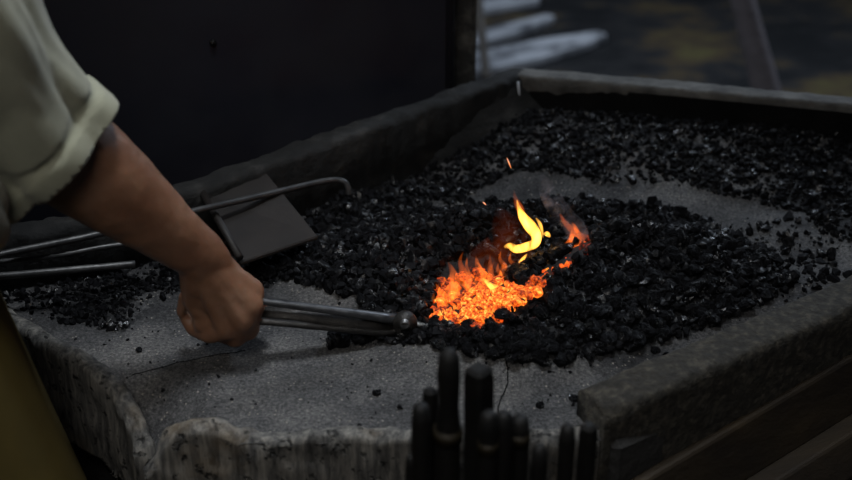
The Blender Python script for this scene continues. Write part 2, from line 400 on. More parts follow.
# ------------------------------------------------------------ coal
def lump(seed, n=16, squash=.8):
    r = random.Random(seed); bm = bmesh.new()
    for _ in range(n):
        v = Vector((r.gauss(0, 1), r.gauss(0, 1), r.gauss(0, 1))).normalized() * r.uniform(.75, 1.0)
        v.x *= r.uniform(.85, 1.1); v.z *= squash; bm.verts.new(v)
    res = bmesh.ops.convex_hull(bm, input=bm.verts)
    bmesh.ops.delete(bm, geom=[g for g in res['geom_interior'] if isinstance(g, bmesh.types.BMVert)], context='VERTS')
    bmesh.ops.recalc_face_normals(bm, faces=bm.faces)
    return bm
variants = []; hi_var = []
for s in range(12):
    bm = lump(s, 15 + s % 4, .65 + .03 * s)
    me = bpy.data.meshes.new('coal_lump'); bm.to_mesh(me); variants.append((np.array([v.co[:] for v in bm.verts]), [tuple(v.index for v in f.verts) for f in bm.faces]))
    # finer version for the lumps that show large
    bmesh.ops.bevel(bm, geom=list(bm.edges), offset=.09, segments=1, affect='EDGES')
    bmesh.ops.triangulate(bm, faces=bm.faces); bmesh.ops.subdivide_edges(bm, edges=[e for e in bm.edges if e.calc_length() > .5], cuts=1, use_grid_fill=False)
    for v in bm.verts: v.co += Vector((fbm(v.co, 2.2), fbm(v.co + Vector((3, 0, 0)), 2.2), fbm(v.co + Vector((0, 3, 0)), 2.2))) * .12
    bm.to_mesh(me); me.materials.append(M['coal']); hi_var.append(me); bm.free()

def poly(px, py, pts): return inside(px, py, pts)
P_HEAP = [(428, 330), (440, 350), (510, 364), (560, 362), (640, 350), (695, 334), (740, 316), (775, 300), (800, 282), (770, 262), (735, 240), (700, 222), (655, 208), (600, 205), (545, 205), (520, 270), (460, 322)]
P_BANK = [(365, 345), (330, 350), (335, 335), (372, 325), (360, 300), (300, 285), (250, 280), (255, 262), (300, 236), (318, 205), (345, 190), (385, 178), (420, 190), (430, 215), (470, 205), (560, 203), (600, 215), (590, 232), (545, 262), (500, 292), (450, 325), (430, 345)]
P_FAR = [(520, 112), (900, 120), (900, 200), (852, 240), (820, 235), (810, 215), (760, 205), (720, 195), (680, 182), (600, 185), (560, 175), (520, 170), (480, 190), (450, 205), (400, 190), (430, 150), (500, 125)]
P_RIGHT = [(700, 222), (760, 225), (820, 212), (905, 205), (905, 270), (850, 285), (800, 300), (770, 304), (800, 282)]
P_LEFT = [(-60, 240), (160, 225), (250, 250), (300, 275), (262, 290), (190, 290), (150, 304), (122, 332), (60, 322), (20, 312), (-60, 300)]
P_FIRE = [(430, 318), (434, 290), (448, 264), (480, 258), (492, 278), (525, 286), (548, 268), (566, 254), (588, 236), (596, 246), (560, 275), (520, 306), (490, 328), (462, 330), (446, 326)]
def dens(px, py):
    """(lumps coverage 0..1, region name)"""
    if poly(px, py, P_HEAP): return 1.0, 'heap'
    if poly(px, py, P_BANK): return .95, 'bank'
    if poly(px, py, P_FAR): return .85, 'far'
    if poly(px, py, P_RIGHT): return .5, 'right'
    if poly(px, py, P_LEFT): return .9, 'left'
    return .07, 'bare'
BED.data.materials.append(M['dust'])
ids = []
for f in bf:
    p = bv[f[0]]; px, py = proj(p); w_ = 7 * noise.noise(Vector((p[0] * 30, p[1] * 30, 0)))
    ids.append(1 if dens(px + w_, py + w_ * .6)[1] in ('heap', 'bank', 'far', 'left') and (dens(px, py)[1] not in ('far', 'left') or fbm((p[0], p[1], 7), 12) > -.12) else 0)
BED.data.polygons.foreach_set('material_index', ids)
lumps = []
inner = [cen + (p - cen) * .97 for p in outline]
for _ in range(62000):
    x = rng.uniform(x0, x1); y = rng.uniform(y0, y1)
    if not inside(x, y, inner): continue
    z = H(x, y); px, py = proj((x, y, z))
    if px < -40 or px > 900: continue
    d, reg = dens(px, py)
    cl = fbm((x, y, 7), 12) * .5 + .5
    if reg in ('right', 'left') and cl < .42: d *= .25
    if reg == 'far' and cl < .36: d *= .5
    if reg == 'bare' and cl < .5: d *= .3
    if reg in ('bare', 'right'): d *= .3
    if rng.random() > d: continue
    if reg != 'heap' and poly(px, py + 2, P_FIRE): continue
    if poly(px, py, P_FIRE): continue
    q = rng.random()
    s = {'heap': .003 + .0105 * q ** 3.2, 'bank': .0035 + .0075 * q ** 2.5, 'far': .003 + .006 * q ** 3, 'right': .003 + .008 * q ** 3, 'left': .002 + .005 * q ** 2.5, 'bare': .0012 + .0030 * q ** 4}[reg]
    lumps.append([x, y, z + s * rng.uniform(.0, .55) + (rng.uniform(0, .006) if reg in ('heap', 'bank') else 0), s, reg, px, py])
# named stray lumps on the bare ash: pixel, size, label
strays = [(377, 392, .0065, 'dark coal crumb on bare ash midway between the fist and the foreground tool handles'),
          (400, 407, .005, 'dark coal crumb on bare ash just above the leftmost foreground tool handle'),
          (655, 350, .007, 'single dark coal lump on bare ash between the heap and the right rim'),
          (573, 398, .008, 'dark coal lump on bare ash left of the right rim corner'),
          (540, 405, .006, 'small coal lump on bare ash above the banded foreground handles'),
          (139, 350, .006, 'lone coal crumb on bare ash behind the left timber edge'),
          (163, 390, .004, 'tiny coal crumb on bare ash below the fist, right of the timber end'),
          (643, 211, .011, 'coal lump standing proud at the top of the heap right of the flames'),
          (735, 238, .009, 'pale glinting coal lump behind the right side of the heap')]
vis = sorted([l for l in lumps if -5 < l[5] < 857 and -5 < l[6] < 485], key=lambda l: -l[3] / l[1])
big = vis[:285]; bigset = set(id(l) for l in big)
info = {'heap': ('black angular coal lump in the heap right of the fire', 'larger coal lumps of the heap right of the fire'),
        'bank': ('black coal lump in the bank left of and behind the fire', 'larger coal lumps left of and behind the fire'),
        'far': ('dull black coal lump in the far coal bed under the back rim', 'larger coal lumps under the back rim'),
        'right': ('black coal lump strewn near the right rim beyond the heap', 'larger coal lumps near the right rim'),
        'left': ('black coal crumb behind the left timber edge under the forearm', 'coal crumbs by the left timber edge'),
        'bare': ('tiny black coal crumb scattered on the bare grey ash', 'coal crumbs on the bare ash')}
def put(me, name, loc, s, label, cat, group):
    o = bpy.data.objects.new(name, me); COL.objects.link(o); o.location = loc
    o.scale = (s * rng.uniform(.9, 1.25), s * rng.uniform(.8, 1.1), s * rng.uniform(.75, 1.05))
    o.rotation_euler = (rng.uniform(-.5, .5), rng.uniform(-.5, .5), rng.uniform(0, 6.28)); return tag(o, label, cat, group)
for i, l in enumerate(big):
    lb, g = info[l[4]]; put(hi_var[i % 12], 'coal_lump', (l[0], l[1], l[2]), l[3] * 1.15, lb, 'coal', g)
for i, (px, py, s, lb) in enumerate(strays):
    p = at_z(px, py, HZ)
    for _ in range(6): p = at_z(px, py, H(p.x, p.y) + s * .3)
    put(hi_var[(i * 5) % 12], 'coal_lump', p, s, lb, 'coal', None)
def scatter_mesh(name, items, mat, label, cat, fixed=None):
    V = []; Fc = []; n = 0
    for l in items:
        vv, ff = variants[int(rng.integers(12))]
        e = Euler((rng.uniform(0, 6.28), rng.uniform(0, 6.28), rng.uniform(0, 6.28))).to_matrix()
        w = (vv * (l[3] * np.array([rng.uniform(.9, 1.3), rng.uniform(.7, 1.1), rng.uniform(.7, 1.1)]))) @ np.array(e).T + np.array(l[:3])
        V.append(w); Fc += [tuple(k + n for k in f) for f in ff]; n += len(vv)
    o = mesh_obj(name, np.concatenate(V).tolist(), Fc, mat); recentre(o)
    return tag(o, label, cat, None, 'stuff')
rest = [l for l in lumps if id(l) not in bigset]
# dust-fine crumbs between the lumps
fine = []
for _ in range(26000):
    x = rng.uniform(x0, x1); y = rng.uniform(y0, y1)
    if not inside(x, y, inner): continue
    z = H(x, y); px, py = proj((x, y, z))
    if not (-20 < px < 870): continue
    d, reg = dens(px, py); cl = fbm((x, y, 7), 12) * .5 + .5
    if poly(px, py, P_FIRE): continue
    if reg == 'bare': d = .10 * (1 if cl > .5 else .3)
    if rng.random() > d * .8: continue
    fine.append([x, y, z + .0005, .0008 + .0018 * rng.random() ** 2, reg, px, py])
rest += fine
scatter_mesh('coal_heap', [l for l in rest if l[4] in ('heap', 'right')], M['slack'], 'mass of small glinting coal piled right of the fire', 'coal')
scatter_mesh('coal_bank', [l for l in rest if l[4] in ('bank',)], M['slack'], 'mass of small dark coal banked left of and behind the fire', 'coal')
scatter_mesh('coal_bed', [l for l in rest if l[4] == 'far'], M['slack'], 'mass of small dull coal spread under the back rim', 'coal')
scatter_mesh('coal_crumbs', [l for l in rest if l[4] in ('bare', 'left')], M['slack'], 'fine coal crumbs and dust strewn over the bare ash', 'coal')

# ------------------------------------------------------------ fire
em_me = {}
for k in ('em_hot', 'em_mid', 'em_low'):
    em_me[k] = []
    for v in range(6):
        me = hi_var[v * 2].copy(); me.materials.clear(); me.materials.append(M[k]); em_me[k].append(me)
cnt = 0; tries = 0; bed = []
while cnt < 150 and tries < 20000:
    tries += 1
    px = rng.uniform(428, 600); py = rng.uniform(236, 330)
    if not poly(px, py, P_FIRE): continue
    # the glowing slope lies behind the crest of the heap
    p = at_z(px, py, HZ)
    for _ in range(6): p = at_z(px, py, H(p.x, p.y) + .004)
    # distance above the lower fire edge says how hot it is
    if px > 538 and rng.random() < .55: continue
    tq = max(0, min(1, ((px - 455) * 70 - (py - 312) * 20) / 5300)); hot = 1.05 - math.hypot(px - 455 - 70 * tq, py - 312 + 20 * tq) / 42 + rng.normal() * .22
    k = 'em_hot' if hot > .78 else 'em_mid' if hot > .25 else 'em_low'
    s = rng.uniform(.005, .0105)
    put(em_me[k][cnt % 6], 'glowing_ember', p, s, {'em_hot': 'bright orange ember in the heart of the fire', 'em_mid': 'orange glowing ember in the fire slope', 'em_low': 'dull red ember at the edge of the fire'}[k], 'ember',
        {'em_hot': 'hottest embers', 'em_mid': 'orange embers', 'em_low': 'dull red embers'}[k]); cnt += 1
for _ in range(900):
    px = rng.uniform(428, 600); py = rng.uniform(236, 330)
    if not poly(px, py, P_FIRE) or (px > 538 and rng.random() < .6): continue
    p = at_z(px, py, HZ)
    for _ in range(4): p = at_z(px, py, H(p.x, p.y) + .002)
    bed.append([p.x, p.y, p.z, rng.uniform(.003, .006), 'fire', px, py])
scatter_mesh('ember_bed', bed, M['em_bed'], 'bed of small glowing orange cinders under the larger embers', 'ember')

def flame(name, pts, mat, label, group=None, flat=.7, n=14, y0=None):
    """pts: (px, py, radius px, world y)"""
    pp = smoothpath(pts, 7); mb = MB()
    mb.tube([at_y(q[0], q[1], q[3]) for q in pp], [max(.0004, q[2] / F * 1.42) for q in pp], n, flat, upv=(0, 1, 0))
    o = mb.build(name, mat, None, True); recentre(o); return tag(o, label, 'flame', group)
flame('flame', [(517, 200, .6, 1.25), (519, 208, 2.2, 1.25), (523, 217, 4.6, 1.25), (530, 226, 6.2, 1.248), (536, 235, 5.4, 1.246), (535, 243, 4.8, 1.244), (526, 247, 4.6, 1.242), (516, 249, 4.2, 1.24), (510, 246, 3.4, 1.24), (504, 247, 1.2, 1.24)], M['fl_yellow'], 'tall bright yellow curling flame above the fire')
flame('flame', [(536, 218, .8, 1.25), (540, 224, 1.8, 1.25), (542, 231, 1.4, 1.25), (543, 238, .5, 1.25)], M['fl_yellow'], 'small yellow flame lick at the right side of the tallest flame')
flame('flame', [(543, 234, .8, 1.24), (547, 234, 2.8, 1.24), (550, 237, 1, 1.24)], M['fl_yellow'], 'round yellow spot of flame right of the curling flame')
flame('flame', [(527, 254, .6, 1.24), (523, 259, 2.0, 1.24), (519, 264, 1.6, 1.24), (517, 268, .5, 1.24)], M['fl_yellow'], 'short yellow flame hanging just below the curling flame')
flame('flame', [(514, 190, .4, 1.25), (515, 197, 1.8, 1.25), (519, 207, 4, 1.251), (524, 214, 2.5, 1.251)], M['fl_tip'], 'faint orange tip above the curling flame')
flame('flame', [(572, 222, .8, 1.27), (575, 232, 5, 1.27), (574, 243, 7.5, 1.265), (567, 252, 7.5, 1.26), (558, 259, 4, 1.255)], M['fl_orange'], 'orange flame rising from the right end of the fire')
flame('flame', [(560, 214, .8, 1.28), (566, 224, 3, 1.28), (580, 236, 4, 1.28), (590, 240, 5, 1.28), (596, 246, 2, 1.28)], M['fl_tip'], 'dim red flame at the far right end of the fire')
flame('flame', [(448, 262, .6, 1.2), (452, 270, 3, 1.2), (455, 282, 5.0, 1.195), (449, 296, 6.5, 1.19), (444, 310, 4, 1.185)], M['fl_orange'], 'taller orange flame, second from the left edge of the fire')
flame('flame', [(476, 256, .6, 1.21), (478, 266, 3, 1.21), (484, 280, 5.0, 1.205), (480, 295, 8.5, 1.2), (470, 312, 7, 1.19)], M['fl_orange'], 'orange flame over the middle of the embers')
flame('flame', [(483, 278, .8, 1.17), (490, 285, 3, 1.165), (502, 292, 4.6, 1.16), (514, 294, 3.6, 1.16), (524, 290, 1, 1.16)], M['fl_yellow'], 'low bright yellow flame lying along the crest of the embers')
flame('flame', [(436, 284, .6, 1.18), (440, 292, 2.6, 1.18), (441, 304, 4.2, 1.178), (447, 316, 4, 1.175)], M['fl_orange'], 'low orange flame at the very left edge of the fire')
flame('flame', [(463, 252, .5, 1.22), (460, 262, 2.2, 1.22), (464, 274, 4.0, 1.215), (462, 286, 4, 1.21)], M['fl_tip'], 'faint red flame between the two left orange flames')
flame('flame', [(494, 262, .5, 1.215), (490, 272, 2.2, 1.215), (497, 282, 4.0, 1.21), (508, 288, 3, 1.205)], M['fl_orange'], 'orange flame curling right above the low yellow flame')
flame('flame', [(538, 268, .6, 1.22), (544, 272, 3.4, 1.22), (553, 270, 3.4, 1.22), (562, 262, 1, 1.225)], M['fl_tip'], 'dim red flame creeping along the crest at the right')
for i in range(16):
    fx = 442 + 5.6 * i + rng.uniform(-3, 3); base = 316 - (fx - 442) * .30 - rng.uniform(0, 22); hgt = rng.uniform(16, 32); sw = rng.uniform(-5, 5); yy = 1.165 + (fx - 442) * .0006
    flame('flame', [(fx + sw, base - hgt, .5, yy + .02), (fx + sw * 1.3, base - hgt * .7, 1.8, yy + .018), (fx - sw * .5, base - hgt * .4, 3.2, yy + .01), (fx + sw * .2, base - hgt * .15, 3.6, yy + .005), (fx, base, 1.5, yy)], M['fl_orange'] if i % 3 else M['fl_tip'], 'small flame lick among the orange embers', 'small flame licks among the embers')
m = bpy.data.materials.new('smoke'); m.use_nodes = True; nt = m.node_tree; nt.nodes.clear()
o_ = nt.nodes.new('ShaderNodeOutputMaterial'); pv = nt.nodes.new('ShaderNodeVolumePrincipled'); pv.inputs['Color'].default_value = (.75, .72, .8, 1)
mr = nd(nt, 'ShaderNodeMapRange'); nt.links.new(noise_tex(nt, 38, 3, .5, dist=1.2), mr.inputs[0]); mr.inputs[1].default_value = .45; mr.inputs[2].default_value = .7; mr.inputs[3].default_value = 0; mr.inputs[4].default_value = 38
nt.links.new(mr.outputs[0], pv.inputs['Density']); nt.links.new(pv.outputs[0], o_.inputs['Volume']); m.cycles.volume_step_rate = .5
def smoke(pts, label):
    pp = smoothpath(pts, 6); mb = MB(); mb.tube([at_y(q[0], q[1], q[3]) for q in pp], [q[2] / F * 1.42 for q in pp], 14, .8, upv=(0, 1, 0))
    o = mb.build('smoke_wisp', m, None, True); recentre(o); tag(o, label, 'smoke', None, 'stuff')
smoke([(588, 243, 3, 1.27), (578, 232, 11, 1.27), (566, 220, 12, 1.27), (556, 206, 11, 1.28), (548, 190, 10, 1.29), (540, 176, 4, 1.3)], 'thin pale smoke rising from the right end of the fire')
M['fl_haze'] = flame_mat('flame_haze', (1, .14, .025), 3.2, 45, .44, .70)
flame('flame', [(497, 208, 3, 1.27), (504, 222, 14, 1.26), (512, 244, 24, 1.245), (492, 270, 30, 1.225), (468, 296, 22, 1.20), (452, 314, 8, 1.185)], M['fl_haze'], 'faint red-brown glow of thin flame hanging over the whole fire', None, .55)
def spark(px, py, dx, dy, y, label):
    mb = MB(); mb.tube([at_y(px, py, y), at_y(px + dx / 2, py + dy / 2, y), at_y(px + dx, py + dy, y)], [.0003, .0008, .0003], 6)
    o = mb.build('spark', M['em_spark'], None, True); recentre(o); tag(o, label, 'spark')
m, nt, b = new_mat('spark'); b.inputs['Emission Color'].default_value = (1, .25, .05, 1); b.inputs['Emission Strength'].default_value = 1.3; M['em_spark'] = m
spark(507, 158, 4, 10, 1.3, 'long orange spark flying highest above the fire')
spark(483, 202, 3, 3, 1.25, 'short spark left of the tall flame tip')

# ------------------------------------------------------------ tongs
def tong_pts(lst, z0=None): return [at_y(a, b, c) for a, b, c in lst]
tongs = empty('tongs', at_y(405, 322, 1.125), 'long steel forge tongs held in the fist, jaws in the fire', 'tongs')
mb = MB(); mb.tube(tong_pts([(225, 298, 1.085), (240, 299, 1.08), (262, 301, 1.085), (330, 310, 1.10), (380, 317, 1.115), (402, 321, 1.125)]), [.0045, .0048, .005, .0055, .0065, .009], 12, .8)
tag(mb.build('rein', M['steel'], tongs, True), 'bright upper rein')
mb = MB(); mb.tube(tong_pts([(230, 318, 1.085), (262, 321, 1.082), (330, 327, 1.10), (380, 331, 1.115), (400, 329, 1.125), (412, 326, 1.125)]), [.0045, .005, .0055, .007, .008, .008], 12, .8)
mb.build('rein', M['dark_steel'], tongs, True)
# broad flattened web between reins as they close up
mb = MB(); mb.tube(tong_pts([(258, 312, 1.090), (300, 315, 1.10), (330, 319, 1.105), (365, 322, 1.115), (395, 325, 1.125)]), [.007, .008, .009, .0115, .012], 12, .45, upv=(0, .5, -.8)); mb.build('rein', M['dark_steel'], tongs, True)['label'] = 'flattened inner shank'
mb = MB(); c = at_y(405, 323, 1.12); mb.tube([c + UP * -.004 - FW * .011, c - FW * .009, c + FW * .010, c + FW * .012], [.008, .0135, .0135, .008], 20)
mb.build('boss', M['dark_steel'], tongs, True)
mb = MB(); mb.tube([c - FW * .017, c - FW * .010], [.005, .0075], 14); mb.build('rivet', M['steel'], tongs, True)
mb = MB(); mb.tube(tong_pts([(410, 323, 1.118), (428, 326, 1.122), (448, 328, 1.128)]), [.005, .0035, .003], 10, .7); mb.build('jaw', M['rod'], tongs, True)['label'] = 'thin grey upper jaw'
mb = MB(); mb.tube(tong_pts([(410, 329, 1.118), (428, 331, 1.122), (448, 331, 1.128)]), [.005, .0035, .003], 10, .7); mb.build('jaw', M['dark_steel'], tongs, True)

# ------------------------------------------------------------ rods and plate left
def rod(name, pts, r, label, cat='rod', mat=None, z=None):
    pp = smoothpath(pts, 8); mb = MB(); mb.tube([at_z(q[0], q[1], q[2]) for q in pp], r, 10)
    o = mb.build(name, mat or M['rod'], None, True); recentre(o); return tag(o, label, cat)
rod('poker', [(-60, 268, .875), (12, 252, .878), (90, 236, .882), (190, 212, .883), (260, 196, .872), (315, 183, .862), (334, 180, .860), (344, 182, .856), (348, 188, .848), (349, 194, .840)], .0042, 'long grey iron poker with a hooked end lying across the left of the hearth', 'poker')
rod('iron_rod', [(-60, 280, .862), (12, 275, .862), (80, 269, .860), (135, 264, .855)], .0042, 'straight pale iron rod under the forearm, nearest to the camera', 'rod')
rod('iron_rod', [(-60, 266, .862), (40, 258, .864), (110, 246, .866), (190, 236, .86)], .0032, 'thin iron rod close below the hooked poker', 'rod')
sh = empty('iron_plate', at_z(260, 220, 0.822), 'flat rusty-brown iron plate lying under the hooked poker', 'plate')
q = [at_z(200, 192, .872), at_z(266, 172, .878), at_z(318, 236, .842), at_z(240, 262, .842)]
mb = MB(); vs = [v for v in q] + [v + Vector((0, 0, -.006)) for v in q]
mb.add(vs, [(0, 3, 2, 1), (4, 5, 6, 7), (0, 1, 5, 4), (1, 2, 6, 5), (2, 3, 7, 6), (3, 0, 4, 7)]); o = mb.build('sheet', M['plate'], sh); o.modifiers.new('b', 'BEVEL').width = .0015
mb = MB(); vs = []
a, b_ = q[3], q[0]
mb.tube([q[0] + Vector((0, 0, .006)), q[3] + Vector((0, 0, .006))], .005, 8); mb.build('lip', M['plate'], sh, True)

# ------------------------------------------------------------ hood, post, surroundings
hood = empty('forge_hood', (KE[2].x, KE[2].y + .05, 0), 'huge blue-black sheet metal hood side standing behind the left back rim', 'hood')
a = at_y(449, 87, KE[1].y + .055); a = Vector((a.x, KE[1].y + .055, 0))
b_ = Vector((KE[4].x - .35, KE[4].y + .12, 0)) ; 
a = Vector(((449 - 426) / F * (KE[1].y + .05) * 1.06, KE[1].y + .05, 0))
d = (b_ - a).normalized(); nn = Vector((-d.y, d.x, 0))
if nn.y < 0: nn = -nn
zb, zt = .45, 2.6
def slab(p, q, z0, z1, th):
    mb = MB(); vs = [Vector((p.x, p.y, z0)), Vector((q.x, q.y, z0)), Vector((q.x, q.y, z1)), Vector((p.x, p.y, z1))]
    mb.add(vs + [v + nn * th for v in vs], [(0, 1, 2, 3), (7, 6, 5, 4), (0, 4, 5, 1), (1, 5, 6, 2), (2, 6, 7, 3), (3, 7, 4, 0)]); return mb
slab(a, b_, zb, zt, .006).build('side_panel', M['sheet'], hood)
mb = MB(); mb.tube([a + Vector((0, 0, zb)), a + Vector((0, 0, zt))], .007, 8); mb.build('edge_bead', M['sheet'], hood, True)
# rivet, dark dot on the sheet
cc = a.lerp(b_, .52); r_ = ray(213, 43); tt = ((a - CAM).x * -d.y + (a - CAM).y * d.x) / (r_.x * -d.y + r_.y * d.x); rv = CAM + r_ * tt
mb = MB(); mb.tube([rv - nn * .004, rv + nn * .002], [.004, .006], 12); mb.build('rivet', M['handle'], hood, True)
for z in (1.0, 1.3, 1.6, 1.9): pass
mb = MB(); px_ = at_y(463, 80, KE[1].y + .13)
mb.box((px_.x, KE[1].y + .13, 1.3), (.038, .05, 2.6)); o = mb.build('post', M['post'], None); recentre(o); tag(o, 'dark sooty upright post beside the hood edge', 'post'); o.modifiers.new('b', 'BEVEL').width = .008
dp = at_y(486, 74, 4.3); mb = MB(); dt = at_y(472, -60, 4.3)
mb.tube([dp + (dp - dt) * (dp.z / (dt.z - dp.z)), dp, dt, dt + (dt - dp) * 1.5], [.017] * 4, 10); o = mb.build('lit_post_edge', M['doorpost'], None, True); recentre(o); tag(o, 'slim pale upright bar for the lit door post edge, right beside the dark post', 'bar')  # pale bar put in for the lit edge of the door post

mb = MB(); mb.box((0, 4, -.05), (12, 12, .1)); fl = mb.build('floor', M['floor'], None); tag(fl, 'dark dirt floor with brown and mossy patches', 'floor', None, 'structure')
mb = MB(); mb.box((0, 9.9, 1.5), (12, .2, 3)); w = mb.build('wall_back', M['wall'], None); tag(w, 'dark back wall', 'wall', None, 'structure')
# daylight streaks on the ground, built as pale slabs, far left of the yard
def slabq(pts, z, th, label):
    p = [at_z(a_, b2, z) for a_, b2 in pts]; mb = MB(); n = len(p); vs = p + [v - Vector((0, 0, th)) for v in p]
    mb.add(vs, [tuple(range(n)), tuple(range(2 * n - 1, n - 1, -1))] + [(i, i + n, (i + 1) % n + n, (i + 1) % n) for i in range(n)])
    o = mb.build('daylight_streak', M['light_streak'], None); recentre(o); tag(o, label, 'slab', 'pale slabs shaped as daylight streaks on the ground'); o.modifiers.new('b', 'BEVEL').width = .008
slabq([(462, 72), (540, 56), (585, 43), (608, 33), (596, 30), (540, 38), (462, 54)], .04, .04, 'widest pale slab shaped as a daylight streak, nearest of the three beyond the rim')
slabq([(462, 45), (530, 26), (556, 15), (546, 13), (462, 34)], .04, .04, 'middle pale slab shaped as a daylight streak between two others')
slabq([(462, 12), (510, 3), (540, -2), (540, -14), (462, 2)], .04, .04, 'farthest pale slab shaped as a daylight streak at the top of the picture')
# leaning pole
mb = MB(); p1 = at_z(766, 90, .2); p2 = at_y(740, -10, p1.y + .0)
p0 = p1 + (p1 - p2).normalized() * .21
p0 = p1 + (p1 - p2) * (p1.z / (p2.z - p1.z)); p3 = p2 + (p2 - p1) * .8
mb.tube([p0, p1, p2, p3], [.05, .045, .036, .036], 14); o = mb.build('wooden_pole', simple('grey_wood', [(.3, (.20, .18, .19)), (.7, (.34, .30, .32))], 9, .8), None, True); recentre(o); tag(o, 'blurred grey leaning wooden pole beyond the back rim', 'pole')

# ------------------------------------------------------------ foreground tools
def tool(px, py, y, wpx, label, shape='round', band=None, lean=0, z1=.62, notch=False):
    top = at_y(px, py, y); k = (top - CAM).dot(FW) / F; r = wpx / 2 * k * 1.3
    bot = Vector((top.x + lean, y - .0, z1)); t_ = empty('forge_tool', (bot.x, y, z1), label, 'tool', 'upright tool handles in the rack')
    mb = MB(); up = (top - bot)
    if shape == 'round':
        mb.tube([bot, bot + up * .45, bot + up * .8, bot + up * .95, top - up * .012, top], [r * .85, r * .9, r, r * 1.05, r * .9, r * .5], 14)
    elif shape == 'ball':
        mb.tube([bot, bot + up * .6, bot + up * .8, bot + up * .86, bot + up * .93, bot + up * .98, top], [r * .9, r * .95, r * .9, r * .75, r * .85, r * .75, r * .35], 16)
    else:
        mb.tube([bot, bot + up * .5, bot + up * .96, top], [r * 1.0, r * 1.15, r * 1.15, r * 1.05], 4)
    o = mb.build('handle', M['handle'], t_, shape != 'flat')
    if shape == 'flat': o.modifiers.new('b', 'BEVEL').width = .003
    if band is not None:
        c0 = bot + up * band; dd = up.normalized() * .006
        mb = MB(); mb.tube([c0 - dd, c0 + dd], [r * 1.12] * 2, 14); mb.build('ferrule', M['brass'], t_, True)
    return t_
tool(421, 404, .80, 15, 'short round tool handle at the left end of the foreground rack')
tool(430, 388, .83, 14, 'thin tool handle just left of the tallest one', 'flat')
tool(449, 349, .80, 22, 'tallest tool handle with a knobbed top in the foreground rack', 'ball', .78)
tool(479, 367, .80, 24, 'second tallest tool handle, square topped', 'flat', lean=.006)
tool(489, 412, .77, 15, 'short handle in front of the square-topped one, brass band near its top', 'round', .9)
tool(504, 412, .78, 15, 'short handle right of the square-topped one', 'round')
tool(520, 416, .80, 16, 'round handle with a brass band, right of the middle', 'round', .93)
tool(540, 445, .78, 16, 'low round handle between the banded one and the right pair', 'ball')
tool(568, 425, .80, 13, 'slim round handle, left of the right-hand pair', 'round')
tool(589, 424, .80, 16, 'flat-sided handle at the right end of the rack', 'flat')
tool(411, 455, .80, 9, 'lowest thin rod end at the far left of the rack', 'round')
rk = empty('tool_rack', (.03, .80, .0), 'dark iron rack holding the foreground tools', 'rack')
mb = MB(); mb.box((.055, .845, .66), (.36, .012, .03)); mb.box((.055, .755, .66), (.36, .012, .03)); mb.box((-.12, .80, .66), (.012, .1, .03)); mb.box((.23, .80, .66), (.012, .1, .03)); mb.build('rail', M['dark_steel'], rk)
mb = MB(); mb.box((.055, .80, .615), (.36, .1, .01)); mb.build('tray', M['dark_steel'], rk)
for sx in (-.12, .23):
    for yy in (.755, .845): mb = MB(); mb.box((sx, yy, .33), (.014, .014, .66)); mb.build('leg', M['dark_steel'], rk)

